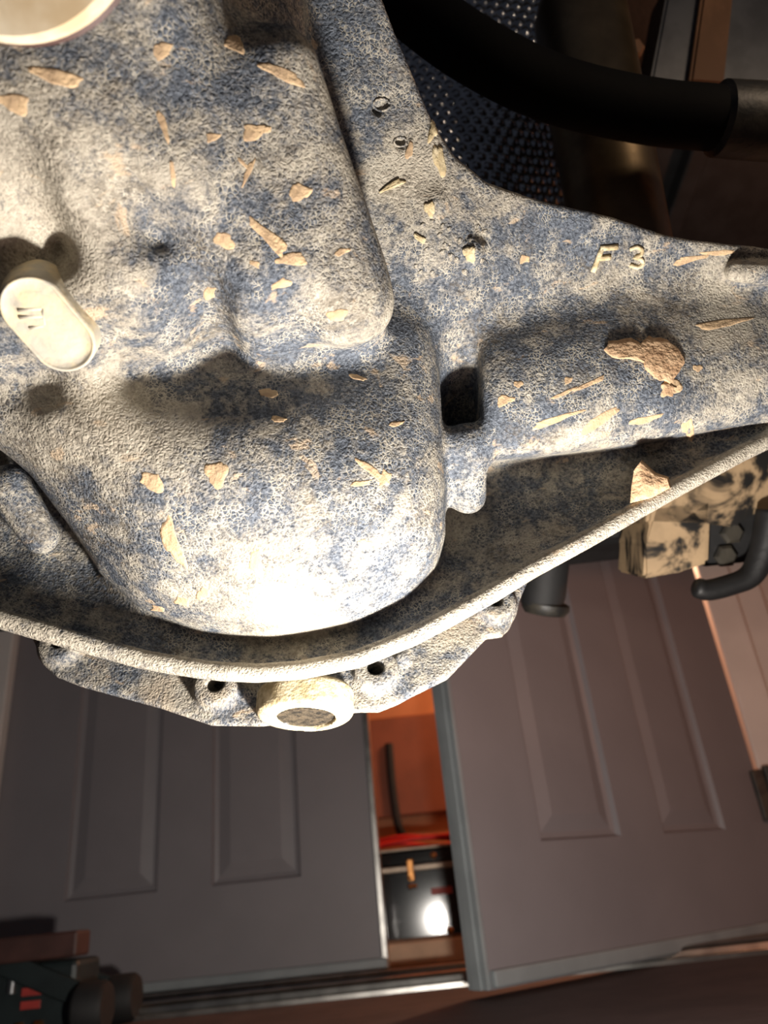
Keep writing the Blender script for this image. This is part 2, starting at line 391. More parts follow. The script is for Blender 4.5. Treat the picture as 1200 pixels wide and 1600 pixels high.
def vehicle():
    X, Y, Z = Vector((1, 0, 0)), Vector((0, 1, 0)), Vector((0, 0, 1))
    # underbody tray
    bm = bmesh.new(); box(bm, (.1, .95, 1.06), (2.4, 1.3, .03), bev=.004)
    for k in range(5): box(bm, (-.7+.4*k, .95, 1.035), (.03, 1.2, .03), bev=.004)
    tag(fin('underbody_panel', bm, M_BLACK), 'flat black ribbed panel closing the vehicle underside above the axle', 'panel')
    bm = bmesh.new(); box(bm, (.15, 1.12, .80), (1.7, .05, .42), bev=.01); tag(fin('radiator_support', bm, M_RUB), 'broad black panel standing up behind the front beam', 'panel')
    # front beam
    a, b = Q(-260, 955, .84), Q(1010, 806, .84)
    bm = bmesh.new(); d = (b-a).normalized(); n = d.cross(Z).normalized()
    box(bm, (a+b)/2, ((b-a).length, .07, .075), (d, n, n.cross(d)), .012)
    tag(fin('front_crossmember', bm, M_BLACK), 'black horizontal beam running behind the housing towards the tow hook', 'beam')
    # bushing can
    t = empty('mount_bushing', Q(858, 960, .77)); tag(t, 'black round rubber mount hanging under the front beam', 'mount')
    ax = (CAMY*-1+CAMX*-.12)
    bm = bmesh.new(); lathe(bm, Q(858, 850, .775), ax, [(.016, 0), (.022, .006), (.0225, .050), (.0215, .058), (.0215, .062)], 32); fin('rubber_body', bm, M_RUB, t, True, 40)
    bm = bmesh.new(); lathe(bm, Q(853, 940, .775), ax, [(.020, 0), (.024, .002), (.024, .007), (.020, .0125), (.010, .014), (0, .014)], 32); fin('steel_cap', bm, M_BLACKD, t, True, 40)
    # frame horn with tow hook
    t = empty('frame_horn', Q(1120, 900, .72)); tag(t, 'tan frame end with black grime patches above the tow hook', 'frame')
    def slab(name, poly, d0, d1, mat, parent):
        bm = bmesh.new(); f = [bm.verts.new(Q(x, y, d0)) for x, y in poly]; off = CAMF*(d1-d0)
        g = [bm.verts.new(v.co+off) for v in f]
        bm.faces.new(f); bm.faces.new(g[::-1])
        for k in range(len(f)): bm.faces.new((f[k], f[(k+1) % len(f)], g[(k+1) % len(f)], g[k]))
        bmesh.ops.bevel(bm, geom=bm.edges[:], offset=.003, segments=2, affect='EDGES')
        return fin(name, bm, mat, parent)
    slab('lower_plate', [(1022, 790), (1112, 780), (1108, 880), (1060, 895), (1006, 905), (1010, 850)], .70, .78, M_CAMO, t)
    slab('upper_rail', [(1010, 820), (1020, 730), (1320, 640), (1330, 790), (1180, 796), (1150, 825), (1100, 812)], .70, .76, M_CAMO, t)
    slab('hook_bracket', [(1098, 805), (1330, 780), (1330, 860), (1200, 875), (1100, 886)], .715, .78, M_BLACK, t)
    for x, y in ((1141, 832), (1131, 868)):
        bm = bmesh.new(); lathe(bm, Q(x, y, .716), CAMF*-1, [(.011, 0), (.011, .005), (.008, .008), (0, .008)], 6); fin('bolt_head', bm, M_BLACKD, t)
    bm = bmesh.new()
    pts = [Q(x, y, .682) for x, y in spline([(1207, 800), (1200, 830), (1190, 868), (1172, 900), (1140, 914), (1105, 922), (1085, 916)], 5)]
    tube(bm, pts, [.0145-.0045*min(1, k/18) for k in range(len(pts)-2)]+[.0095, .007], 14, .9)
    tag(fin('tow_hook', bm, M_BLACK, smooth=True), 'black curved steel tow hook hanging in front of the door', 'hook')
    # curved bar above the axle
    t = empty('curved_bar', Q(900, 140, .56)); tag(t, 'thick black curved bar sweeping above the axle web', 'bar')
    bm = bmesh.new(); tube(bm, [Q(*p) for p in spline([(480, -150, .54), (570, -60, .54), (655, 18, .55), (745, 82, .55), (860, 138, .56), (1000, 172, .57), (1130, 186, .57), (1330, 200, .58)], 5)], .0225, 24); fin('bar', bm, M_DEEP, t, True)
    bm = bmesh.new(); lathe(bm, Q(1115, 185, .57), Q(1330, 200, .58)-Q(1115, 185, .57), [(.022, 0), (.0265, .004), (.027, .03), (.027, .11)], 28); fin('rubber_sleeve', bm, M_BLACKD, t, True, 40)
    # dimpled heat shield
    o, ex, ey = Q(640, 345, .74), Q(912, 345, .74)-Q(640, 345, .74), Q(850, -80, .80)-Q(912, 345, .74)
    ox, oy = ex.normalized(), ey.normalized(); nn = ox.cross(oy).normalized()
    if nn.dot(CAMF) > 0: nn = -nn
    lx, ly = ex.length, ey.length; NX, NY = 100, 150; sp = .0115; vs = []
    for j in range(NY+1):
        for i in range(NX+1):
            x, y = lx*i/NX, ly*j/NY
            r = int(y/(sp*.87)); cx = (math.floor(x/sp-.5*(r % 2))+.5+.5*(r % 2))*sp; cy = (r+.5)*sp*.87
            q = 1-((x-cx)**2+(y-cy)**2)/(.0046**2)
            vs.append(o+ox*x+oy*y+nn*(.0028*max(0, q)**.7+.006*math.sin(x*26)))
    fs = [[j*(NX+1)+i, j*(NX+1)+i+1, (j+1)*(NX+1)+i+1, (j+1)*(NX+1)+i] for j in range(NY) for i in range(NX)]
    bk = len(vs)
    for v in (o, o+ex, o+ex+oy*ly, o+oy*ly): vs.append(v-nn*.012)
    fs.append([bk, bk+1, bk+2, bk+3])
    tag(mk('heat_shield', np.array([tuple(v) for v in vs]), fs, M_ALU, smooth=True), 'shiny dimpled aluminium heat shield behind the curved bar', 'heat shield')
    # exhaust canister
    a, b = Q(898, -20, .70), Q(985, 460, .655)
    bm = bmesh.new(); L = (b-a).length
    lathe(bm, a, b-a, [(.025, 0), (.036, .015), (.041, .03), (.0415, L*.42), (.0425, L*.425), (.0425, L*.44), (.0415, L*.445), (.041, L-.02), (.025, L)], 48)
    tag(fin('exhaust_canister', bm, M_BRONZE, smooth=True, angle=50), 'bronze tinted metal exhaust canister beside the dimpled heat shield', 'exhaust')
    # gearbox pan
    t = empty('gearbox_pan', Q(1120, 60, .82)); tag(t, 'grey metal gearbox pan with a brown strip above the curved bar', 'pan')
    poly = [(1016, 130), (1048, -40), (1330, -40), (1330, 150)]
    slab('pan', poly, .80, .86, M_STEEL, t)
    slab('strip', [(1078, 128), (1102, -40), (1150, -40), (1132, 132)], .788, .80, M_RUSTY, t)
    for x, y, m in ((937, 55, M_STEEL), (990, 78, M_RUSTY)):
        bm = bmesh.new(); lathe(bm, Q(x, y, .73), CAMF*-1, [(.010, -.05), (.010, .003), (.007, .006), (0, .006)], 6)
        tag(fin('bracket_bolt', bm, m), 'small grey hex bolt by the gearbox pan' if m is M_STEEL else 'small brown hex bolt by the gearbox pan', 'bolt')
    # pinion flange, close to the lens, top left
    t = empty('pinion_flange', Q(-40, -40, .235)); tag(t, 'pale dusty round drive flange at the end of the pinion neck', 'flange')
    ax = CAMF*-1+CAMY*-.45
    cc = Q(-22, -208, .222)
    bm = bmesh.new(); lathe(bm, cc, ax, [(.030, -.012), (.0425, -.010), (.0435, -.006), (.0435, -.001), (.042, .0005), (.030, .001), (0, .0012)], 72); fin('disc', bm, M_CHALK, t, True, 35)
    bm = bmesh.new(); lathe(bm, cc, ax, [(.036, -.0155), (.0425, -.0145), (.0435, -.012), (.042, -.0103)], 72); fin('dust_rim', bm, M_JRED, t, True, 35)
vehicle()

# ------------------------------------------------------------------ the axle housing: signed distance field -> mesh
def seg2poly(PX, PY, poly):
    d = np.full(PX.shape, 1e9); ins = np.zeros(PX.shape, bool); n = len(poly)
    for i in range(n):
        ax, ay = poly[i]; bx, by = poly[(i+1) % n]
        ex, ey = bx-ax, by-ay
        t = np.clip(((PX-ax)*ex+(PY-ay)*ey)/(ex*ex+ey*ey+1e-12), 0, 1)
        d = np.minimum(d, (PX-ax-t*ex)**2+(PY-ay-t*ey)**2)
        c = ((ay > PY) != (by > PY)) & (PX < (bx-ax)*(PY-ay)/(by-ay+1e-12)+ax)
        ins ^= c
    return np.where(ins, -1, 1)*np.sqrt(d)

def tps(ctrl, PX, PY, lam=1e-5):
    c = np.array([C3(*p) for p in ctrl]); s = 10.
    x, y, z = c[:, 0]*s, c[:, 1]*s, c[:, 2]
    K = lambda r2: .5*r2*np.log(r2+1e-12)
    n = len(c); A = np.zeros((n+3, n+3))
    A[:n, :n] = K((x[:, None]-x)**2+(y[:, None]-y)**2)+lam*np.eye(n)
    A[:n, n:] = np.stack([np.ones(n), x, y], 1); A[n:, :n] = A[:n, n:].T
    wt = np.linalg.solve(A, np.r_[z, 0, 0, 0])
    out = wt[n]+wt[n+1]*PX*s+wt[n+2]*PY*s
    for i in range(n): out = out+wt[i]*K((PX*s-x[i])**2+(PY*s-y[i])**2)
    return out

def smin(a, b, k):
    h = np.clip(.5+.5*(b-a)/k, 0, 1); return b+(a-b)*h-k*h*(1-h)
def smax(a, b, k): return -smin(-a, -b, k)

def surface_nets(F, o, h):
    s = F < 0
    cnt = np.zeros(tuple(n-1 for n in F.shape), np.uint8)
    cor = [(i, j, k) for i in (0, 1) for j in (0, 1) for k in (0, 1)]
    sl = lambda A, c: A[c[0]:A.shape[0]-1+c[0], c[1]:A.shape[1]-1+c[1], c[2]:A.shape[2]-1+c[2]]
    for c in cor: cnt += sl(s, c)
    act = np.argwhere((cnt > 0) & (cnt < 8))
    idx = np.full(cnt.shape, -1, np.int32); idx[tuple(act.T)] = np.arange(len(act))
    acc = np.zeros((len(act), 3)); num = np.zeros(len(act))
    for c in cor:
        for a in range(3):
            if c[a]: continue
            e = list(c); e[a] = 1
            f0 = F[tuple((act+c).T)]; f1 = F[tuple((act+e).T)]
            m = (f0 < 0) != (f1 < 0)
            t = np.where(m, f0/np.where(m, f0-f1, 1), 0)
            p = np.tile(np.array(c, float), (len(act), 1)); p[:, a] = t
            acc[m] += p[m]; num[m] += 1
    V = (act+acc/num[:, None])*h+o
    quads = []
    for a in range(3):
        b, c = (a+1) % 3, (a+2) % 3
        lo = [slice(None)]*3; hi = [slice(None)]*3
        lo[a] = slice(0, -1); hi[a] = slice(1, None)
        e = np.argwhere(s[tuple(lo)] != s[tuple(hi)])
        e = e[(e[:, b] > 0) & (e[:, c] > 0) & (e[:, b] < F.shape[b]-1) & (e[:, c] < F.shape[c]-1)]
        q = []
        for db, dc in ((1, 1), (0, 1), (0, 0), (1, 0)):
            p = e.copy(); p[:, b] -= db; p[:, c] -= dc; q.append(idx[tuple(p.T)])
        q = np.stack(q, 1); flip = ~s[tuple(e.T)]
        q[flip] = q[flip][:, ::-1]; quads.append(q)
    Fq = np.concatenate(quads); Fq = Fq[(Fq >= 0).all(1)]
    return V, Fq

class Field:
    def __init__(s, lo, hi, h):
        s.h = h; s.lo = np.array(lo, float); n = np.ceil((np.array(hi)-s.lo)/h).astype(int)+1
        s.ax = [s.lo[i]+np.arange(n[i])*h for i in range(3)]
        s.PX, s.PY = np.meshgrid(s.ax[0], s.ax[1], indexing='ij')
        s.z = s.ax[2][None, None, :].astype(np.float32)
        s.F = np.full(tuple(n), .05, np.float32)
    def add(s, G, k): s.F = smin(s.F, G.astype(np.float32), k).astype(np.float32)
    def local(s, lo, hi, fn, k, sub=False):
        a = [max(0, int((lo[i]-s.lo[i])/s.h)) for i in range(3)]; b = [min(s.F.shape[i], int((hi[i]-s.lo[i])/s.h)+2) for i in range(3)]
        if any(a[i] >= b[i] for i in range(3)): return
        v = np.s_[a[0]:b[0], a[1]:b[1], a[2]:b[2]]
        x, y, z = np.meshgrid(*[s.ax[i][a[i]:b[i]] for i in range(3)], indexing='ij')
        G = fn(x, y, z)
        s.F[v] = smax(s.F[v], -G, k) if sub else smin(s.F[v], G, k)
    def capsule(s, p, q, r0, r1, k, sub=False):
        p, q = np.array(p), np.array(q); m = max(r0, r1)+k+.006; e = q-p; L2 = e@e+1e-12
        def fn(x, y, z):
            t = np.clip(((x-p[0])*e[0]+(y-p[1])*e[1]+(z-p[2])*e[2])/L2, 0, 1)
            return np.sqrt((x-p[0]-t*e[0])**2+(y-p[1]-t*e[1])**2+(z-p[2]-t*e[2])**2)-(r0+(r1-r0)*t)
        s.local(np.minimum(p, q)-m, np.maximum(p, q)+m, fn, k, sub)
    def cyl(s, p, q, r, k, rnd=.002, sub=False):
        p, q = np.array(p), np.array(q); e = q-p; L = np.linalg.norm(e); e = e/L; m = r+k+.006
        def fn(x, y, z):
            t = (x-p[0])*e[0]+(y-p[1])*e[1]+(z-p[2])*e[2]
            rad = np.sqrt(np.maximum(0, (x-p[0])**2+(y-p[1])**2+(z-p[2])**2-t*t))
            return smax(rad-r, np.abs(t-L/2)-L/2, rnd)
        s.local(np.minimum(p, q)-m, np.maximum(p, q)+m, fn, k, sub)
    def mesh(s):
        s.F[0], s.F[-1] = 1, 1; s.F[:, 0], s.F[:, -1] = 1, 1; s.F[:, :, 0], s.F[:, :, -1] = 1, 1
        return surface_nets(s.F, s.lo, s.h)

def relief(f, ctrl, poly, pd, back, k, lam=1e-5):
    m = tps(ctrl, f.PX, f.PY, lam); gx, gy = np.gradient(m, f.h); g = 1/np.sqrt(1+gx**2+gy**2)
    P = seg2poly(f.PX, f.PY, [C3(x, y, pd(x, y) if callable(pd) else pd)[:2] for x, y in poly])
    G = (m[:, :, None].astype(np.float32)-f.z)*g[:, :, None].astype(np.float32)
    G = smax(G, P[:, :, None].astype(np.float32), k)
    return np.maximum(G, f.z-back)

LIP = [(-330, 880, 0.402), (-160, 925, 0.402), (0, 969, 0.405), (80, 992, 0.407), (150, 1012, 0.409), (220, 1031, 0.410), (280, 1042, 0.411), (340, 1050, 0.411), (400, 1053, 0.412), (470, 1048, 0.413), (560, 1030, 0.415), (640, 998, 0.417), (700, 967, 0.419), (770, 928, 0.423), (830, 891, 0.427), (920, 842, 0.435), (1000, 796, 0.443), (1060, 762, 0.450), (1110, 735, 0.456), (1160, 708, 0.462), (1210, 684, 0.467), (1300, 650, 0.475)]
FLD = {}
def housing_mesh():
    f = Field((-.34, -.125, .235), (.335, .335, .495), .0019)
    A = [(350, 500, .388), (350, 560, .385), (400, 640, .371), (400, 720, .362), (400, 800, .367), (410, 880, .382), (415, 945, .398), (420, 1000, .424),
         (550, 540, .404), (560, 650, .387), (560, 760, .379), (560, 860, .390), (550, 935, .408), (540, 985, .428),
         (640, 420, .425), (650, 520, .412), (655, 650, .402), (655, 760, .397), (650, 850, .405), (640, 910, .42),
         (700, 500, .43), (705, 650, .42), (710, 800, .42), (700, 900, .435),
         (200, 590, .368), (200, 660, .356), (210, 740, .357), (220, 820, .371), (230, 905, .393), (240, 960, .418),
         (100, 600, .362), (80, 650, .353), (90, 720, .366), (110, 800, .388), (130, 860, .41),
         (0, 610, .358), (-20, 660, .362), (0, 720, .385), (-100, 580, .35), (-120, 660, .38), (-300, 560, .37), (-300, 680, .40)]
    polyA = [(560, 340), (640, 372), (672, 410), (688, 480), (692, 560), (700, 700), (704, 840), (692, 895), (648, 952), (562, 1000), (420, 1026), (300, 1006), (198, 968), (128, 905), (95, 820), (60, 750), (0, 690), (-120, 640), (-400, 600), (-400, 300), (300, 300)]
    f.add(relief(f, A, polyA, .415, .47, .022), .01)
    B = [(-100, 50, .262), (100, -60, .262), (100, 80, .268), (100, 200, .275), (100, 300, .287), (100, 345, .305), (90, 385, .324), (100, 425, .318), (120, 500, .325), (120, 555, .336), (110, 590, .36), (110, 640, .40),
         (-50, 300, .285), (-50, 370, .312), (-50, 450, .312), (-50, 560, .335), (-50, 620, .38), (-300, 100, .29), (-300, 400, .33), (-300, 600, .40),
         (250, -60, .275), (250, 60, .283), (250, 180, .290), (250, 290, .30), (250, 340, .315), (250, 372, .324), (250, 400, .321), (250, 450, .325), (240, 530, .345), (240, 570, .37), (240, 640, .42),
         (380, -40, .325), (390, 50, .322), (380, 150, .308), (380, 260, .312), (380, 360, .32), (380, 450, .330), (370, 510, .350), (370, 545, .388), (370, 620, .43),
         (480, 20, .35), (480, 100, .340), (480, 200, .333), (490, 300, .333), (510, 400, .338), (520, 470, .348), (520, 530, .378), (520, 600, .43),
         (560, 330, .35), (590, 420, .357), (600, 480, .367), (600, 560, .41)]
    polyB = [(-400, -400), (465, -400), (470, 0), (476, 120), (506, 225), (556, 318), (590, 400), (606, 480), (596, 530), (560, 570), (400, 640), (250, 680), (100, 700), (-400, 720)]
    f.add(relief(f, B, polyB, lambda x, y: .335 if y < 100 else .35, .44, .012), .010)
    f.capsule(C3(432, 118, .326), C3(545, 470, .366), .019, .020, .014)
    f.capsule(C3(135, 600, .362), C3(255, 760, .372), .008, .006, .012)
    # web plate with its scooped lower edge
    P = [(520, -100, .362), (580, 0, .370), (540, 150, .378), (640, 150, .388), (620, 300, .398), (720, 260, .402), (700, 400, .412), (820, 330, .420), (950, 360, .433), (1180, 400, .452), (1300, 420, .46), (900, 425, .442), (690, 500, .432), (1050, 420, .454),
         (760, 560, .460), (900, 560, .468), (1100, 550, .478), (1300, 540, .488), (740, 700, .484), (850, 700, .492), (1000, 685, .484), (1100, 662, .485), (1200, 630, .487), (1300, 600, .49),
         (740, 800, .472), (740, 880, .450), (850, 790, .463), (1000, 742, .466), (1100, 702, .472), (640, 950, .437), (560, 1000, .433), (400, 1015, .434), (250, 990, .433), (120, 925, .440), (0, 880, .443), (-150, 780, .45), (-300, 700, .44),
         (400, 700, .45), (200, 500, .44), (0, 500, .44), (60, 830, .458), (-300, 300, .42), (300, 0, .38)]+[(x, y, d+.004) for x, y, d in LIP[1:]]
    polyP = [(590, -10), (618, 60), (645, 118), (680, 193), (712, 240), (760, 280), (850, 308), (950, 334), (1050, 360), (1200, 386), (1400, 420)]
    dP = lambda x, y: float(np.interp(x, [560, 640, 760, 950, 1200, 1400], [.37, .388, .408, .43, .452, .465]))
    poly = [C3(x, y, dP(x, y))[:2] for x, y in [(540, -120), (565, -60)]+polyP]+[C3(*p)[:2] for p in LIP[::-1]]+[C3(-330, 500, .42)[:2], C3(100, -120, .36)[:2]]
    m = tps(P, f.PX, f.PY); gx, gy = np.gradient(m, f.h); g = (1/np.sqrt(1+gx**2+gy**2))[:, :, None].astype(np.float32)
    D2 = seg2poly(f.PX, f.PY, poly)
    G = (np.abs(f.z-m[:, :, None].astype(np.float32)-.005)-.005)*g
    f.add(smax(G, D2[:, :, None].astype(np.float32), .005), .011)
    def bead(x, y, z):
        best = np.full(x.shape, 1e9)
        for a, b in zip(LIP, LIP[1:]):
            p, q = C3(*a)+[0, 0, .002], C3(*b)+[0, 0, .002]; e = q-p
            t = np.clip(((x-p[0])*e[0]+(y-p[1])*e[1]+(z-p[2])*e[2])/(e@e), 0, 1)
            best = np.minimum(best, (x-p[0]-t*e[0])**2+(y-p[1]-t*e[1])**2+(z-p[2]-t*e[2])**2)
        return np.sqrt(best)-.0052
    f.local((-.33, -.11, .39), (.33, .08, .50), bead, .006)
    # axle tube and the small boss beside it
    T = [(760, 475, .451), (760, 540, .438), (760, 600, .430), (760, 660, .430), (760, 705, .437),
         (900, 425, .456), (900, 480, .448), (900, 540, .437), (900, 600, .432), (900, 660, .435), (900, 700, .444),
         (1050, 415, .463), (1050, 470, .456), (1050, 540, .445), (1050, 600, .441), (1050, 650, .445), (1050, 685, .455),
         (1200, 400, .470), (1200, 460, .463), (1200, 530, .454), (1200, 600, .453), (1200, 650, .462), (1400, 390, .482), (1400, 500, .466), (1400, 620, .475)]
    f.add(relief(f, T, [(748, 480), (900, 415), (1180, 395), (1500, 360), (1500, 600), (1200, 655), (1000, 692), (850, 710), (752, 718)], .448, .50, .010), .010)
    f.cyl(C3(1330, 520, .515), C3(1600, 495, .535), .040, .01, .006)
    f.capsule(C3(728, 694, .440), C3(732, 775, .456), .0118, .0105, .012)
    f.capsule(C3(14, 762, .436), C3(64, 838, .440), .013, .010, .012)
    f.capsule(C3(1150, 424, .449), C3(1240, 430, .453), .006, .008, .006)
    f.capsule(C3(676, 318, .4065), C3(676, 318, .4065), .0065, .0065, .005)
    f.capsule(C3(737, 392, .4165), C3(737, 392, .4165), .0065, .0065, .005)
    for x, y, d, r in ((590, 170, .381, .003), (603, 158, .380, .0026), (626, 221, .388, .0034), (639, 210, .388, .002)): f.capsule(C3(x, y, d-.004), C3(x, y, d+.004), r, r, .001, True)
    FLD['h'] = f
    return f.mesh()

V, Fq = housing_mesh()
VW = W(V)
HOUSING = empty('axle_housing', Q(400, 1000, .43))
tag(HOUSING, 'muddy blue-grey cast differential axle housing filling the view above the floor', 'axle housing')
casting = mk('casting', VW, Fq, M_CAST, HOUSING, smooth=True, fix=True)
def dust_and_light_attr(o, VC):  # dust patches, with lip and dome hot-spot brightness painted into the colour
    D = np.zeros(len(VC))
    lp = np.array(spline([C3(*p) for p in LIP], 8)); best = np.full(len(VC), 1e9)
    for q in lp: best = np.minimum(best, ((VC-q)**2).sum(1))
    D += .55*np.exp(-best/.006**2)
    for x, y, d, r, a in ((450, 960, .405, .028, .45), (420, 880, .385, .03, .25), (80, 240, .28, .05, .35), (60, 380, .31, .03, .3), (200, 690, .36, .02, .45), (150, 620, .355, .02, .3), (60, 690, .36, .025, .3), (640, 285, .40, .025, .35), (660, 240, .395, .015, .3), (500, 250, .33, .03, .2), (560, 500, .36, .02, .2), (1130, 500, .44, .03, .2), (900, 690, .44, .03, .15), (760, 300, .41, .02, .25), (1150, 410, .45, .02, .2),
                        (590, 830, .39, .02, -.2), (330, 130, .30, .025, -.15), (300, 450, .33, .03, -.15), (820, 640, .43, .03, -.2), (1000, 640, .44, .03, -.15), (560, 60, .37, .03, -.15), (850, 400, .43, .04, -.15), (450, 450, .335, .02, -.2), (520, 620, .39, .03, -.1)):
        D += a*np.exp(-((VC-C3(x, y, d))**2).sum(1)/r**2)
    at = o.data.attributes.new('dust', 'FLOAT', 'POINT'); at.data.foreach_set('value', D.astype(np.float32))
dust_and_light_attr(casting, V)
BVH = BVHTree.FromPolygons([tuple(v) for v in VW], Fq.tolist())
def hit(px, py):
    r = Vector(ray(px, py)).normalized(); loc, n, i, d = BVH.ray_cast(Vector(ORG), r)
    if loc is None: return None, None
    if n.dot(r) > 0: n = -n
    return loc, n

def flange():
    f = Field((-.235, -.150, .415), (.125, .02, .545), .0013)
    K, D0 = .80, .452
    y0 = C3(0, 1080, D0)[1]
    gd = lambda py: (D0-K*y0)/(1-K*(800-py)/1200)
    out = [(30, 960), (40, 985), (58, 1020), (85, 1060), (125, 1076), (250, 1110), (330, 1137), (410, 1138), (480, 1130), (560, 1116), (592, 1116), (622, 1104), (640, 1094), (700, 1064), (740, 1022), (760, 1001), (786, 998), (802, 968), (830, 900), (800, 860), (700, 900), (560, 970), (400, 1000), (200, 970), (100, 920)]
    D2 = seg2poly(f.PX, f.PY, [C3(x, y, gd(y))[:2] for x, y in out])
    sl = (f.z-(D0+K*(f.PY-y0))[:, :, None].astype(np.float32)-.009)*(1/math.sqrt(1+K*K))
    f.add(smax(np.abs(sl)-.009, D2[:, :, None].astype(np.float32), .006), .001)
    nv = np.array([0, K, -1])/math.sqrt(1+K*K)
    hs = [(x, y, r, np.array(C3(x, y, gd(y)))) for x, y, r in ((98, 1012, 12), (340, 1078, 13), (587, 1052, 13.5), (772, 948, 12))]
    for x, y, r, p in hs: f.cyl(p+nv*.009, p-nv*.018, .0132, .005, .003)
    f.capsule(C3(388, 1085, gd(1085)), C3(388, 1087, gd(1087)), .005, .005, .003)
    f.capsule(C3(630, 1030, gd(1030)), C3(634, 1020, gd(1020)), .006, .005, .003)
    for x, y, r, p in hs: f.cyl(p+nv*.03, p-nv*.014, r*.452/1200, .001, .001, True)
    Vf, Ff = f.mesh(); mk('cover_flange', W(Vf), Ff, M_FLANGE, HOUSING, True, True)
    # drain boss: block with a dirty threaded hole looking down
    f = Field((-.085, -.155, .405), (-.005, -.085, .485), .0010)
    c = np.array(C3(478, 1121, .432)); ax = np.array([.04, -.80, -.60]); ax /= np.linalg.norm(ax)
    for dx in (-.010, -.005, 0, .005, .009): f.cyl(c+[dx, 0, 0]-ax*.017, c+[dx, 0, 0], .0182, .004, .005)
    f.cyl(c-ax*.015, c+ax*.02, .0165, .001, .0015, True)
    Vf, Ff = f.mesh(); o = mk('drain_boss', W(Vf), Ff, M_PALE, HOUSING, True, True)
    M_TH = plain('dirty_thread', hexc('16130f'), .6, scale=260, bump=.6, bscale=600, col2=hexc('4a4134'))
    cw, aw = Vector(W(c)), Vector(M @ ax)
    bm = bmesh.new(); prof = []
    for k in range(8): prof += [(.0163, -.001-.0015*k), (.0150, -.0017-.0015*k)]
    prof += [(.012, -.0135), (0, -.0135)]
    lathe(bm, cw, aw, prof, 40); fin('thread', bm, M_TH, o, True, 30)
flange()

# stubs of axle tube going on past the casting
bm = bmesh.new(); tube(bm, [Vector(W(C3(1290, 524, .512))), Vector(W(C3(1900, 475, .545)))], .039, 40); fin('axle_tube', bm, M_CAST, HOUSING, True, 40)
bm = bmesh.new(); tube(bm, [Vector(W(C3(-330, 480, .44))), Vector(W(C3(-800, 530, .50)))], .045, 40); fin('axle_tube', bm, M_CAST, HOUSING, True, 40)

# oval casting pad with raised marks
def pad():
    dep = lambda x, y: (Vector(hit(x, y)[0])-Vector(ORG)).dot(CAMF)
    c0, c1 = C3(52, 482, dep(52, 482)-.006), C3(98, 536, dep(98, 536)-.007); R = .0128
    e = (c1-c0); L = np.linalg.norm(e); e /= L; nz = np.array([.05, -.22, -1]); nz = nz-e*(nz@e); nz /= np.linalg.norm(nz); s = np.cross(e, nz)
    vs, fs, n = [], [], 48
    rings = [(1.16, -.020), (1.07, -.008), (1.02, -.002), (.985, -.0003), (.93, 0), (.89, -.0004), (.84, -.0011), (.55, -.0008), (.25, -.0004)]
    for q, hgt in rings:
        for k in range(n):
            t = 2*math.pi*k/n
            base = c1 if math.cos(t) > 0 else c0
            vs.append(base+e*math.cos(t)*R*q+s*math.sin(t)*R*q+nz*hgt)
    for a in range(len(rings)-1):
        for k in range(n): fs.append([a*n+k, a*n+(k+1) % n, (a+1)*n+(k+1) % n, (a+1)*n+k])
    fs.append([(len(rings)-1)*n+k for k in range(n)])
    o = mk('identification_pad', W(np.array(vs)), fs, M_PAD, HOUSING, True, True)
    def on(x, y):
        v = C3(x, y, 1.); return Vector(W(v*((c0-nz*.0013)@nz)/(v@nz)))
    def bar(a, b, r):
        bm = bmesh.new(); tube(bm, [on(*a), on(*b)], r, 8); fin('raised_mark', bm, M_PAD, o, True)
    bar((28, 484), (66, 481), .0012); bar((30, 495), (66, 493), .0012); bar((66, 481), (70, 507), .0011); bar((46, 512), (68, 508), .0011)
    bm = bmesh.new(); lathe(bm, on(94, 541), Vector(M @ nz), [(.0085, -.003), (.0070, -.0012), (.004, -.0006), (0, -.0004)], 28); fin('raised_dome', bm, M_PALE, o, True)
pad()

# writing and marks cast into the web: F 3 and the stamped dots
def stroke(name, pts, r, mat=M_PALE, parent=HOUSING, lift=.0003):
    P3 = []
    for x, y in pts:
        l, n = hit(x, y)
        if l: P3.append(l+n*lift)
    if len(P3) < 2: return
    bm = bmesh.new(); tube(bm, P3, r, 8); return fin(name, bm, mat, parent, True)
def letters():
    bmP = [[(940, 388), (926, 425)], [(937, 388), (964, 386)], [(932, 404), (953, 402)]]
    bm = bmesh.new()
    for s_ in bmP:
        q = []
        for k in range(5):
            t = k/4; l, n = hit(s_[0][0]+(s_[1][0]-s_[0][0])*t, s_[0][1]+(s_[1][1]-s_[0][1])*t); q.append(l+n*.0004)
        tube(bm, q, .0016, 8)
    fin('raised_letter', bm, M_PALE, HOUSING, True)
    stroke('raised_digit', spline([(984, 390), (994, 386), (1003, 391), (1000, 399), (991, 402), (1001, 405), (1004, 412), (996, 418), (984, 414)], 3), .0012)
    for x, y, r in ((596, 164, 10), (625, 222, 8)):
        stroke('stamp_ring', [(x+r*1.3*math.cos(t), y+r*math.sin(t)) for t in np.linspace(0, 6.28, 15)], .0006, M_FLANGE)
letters()

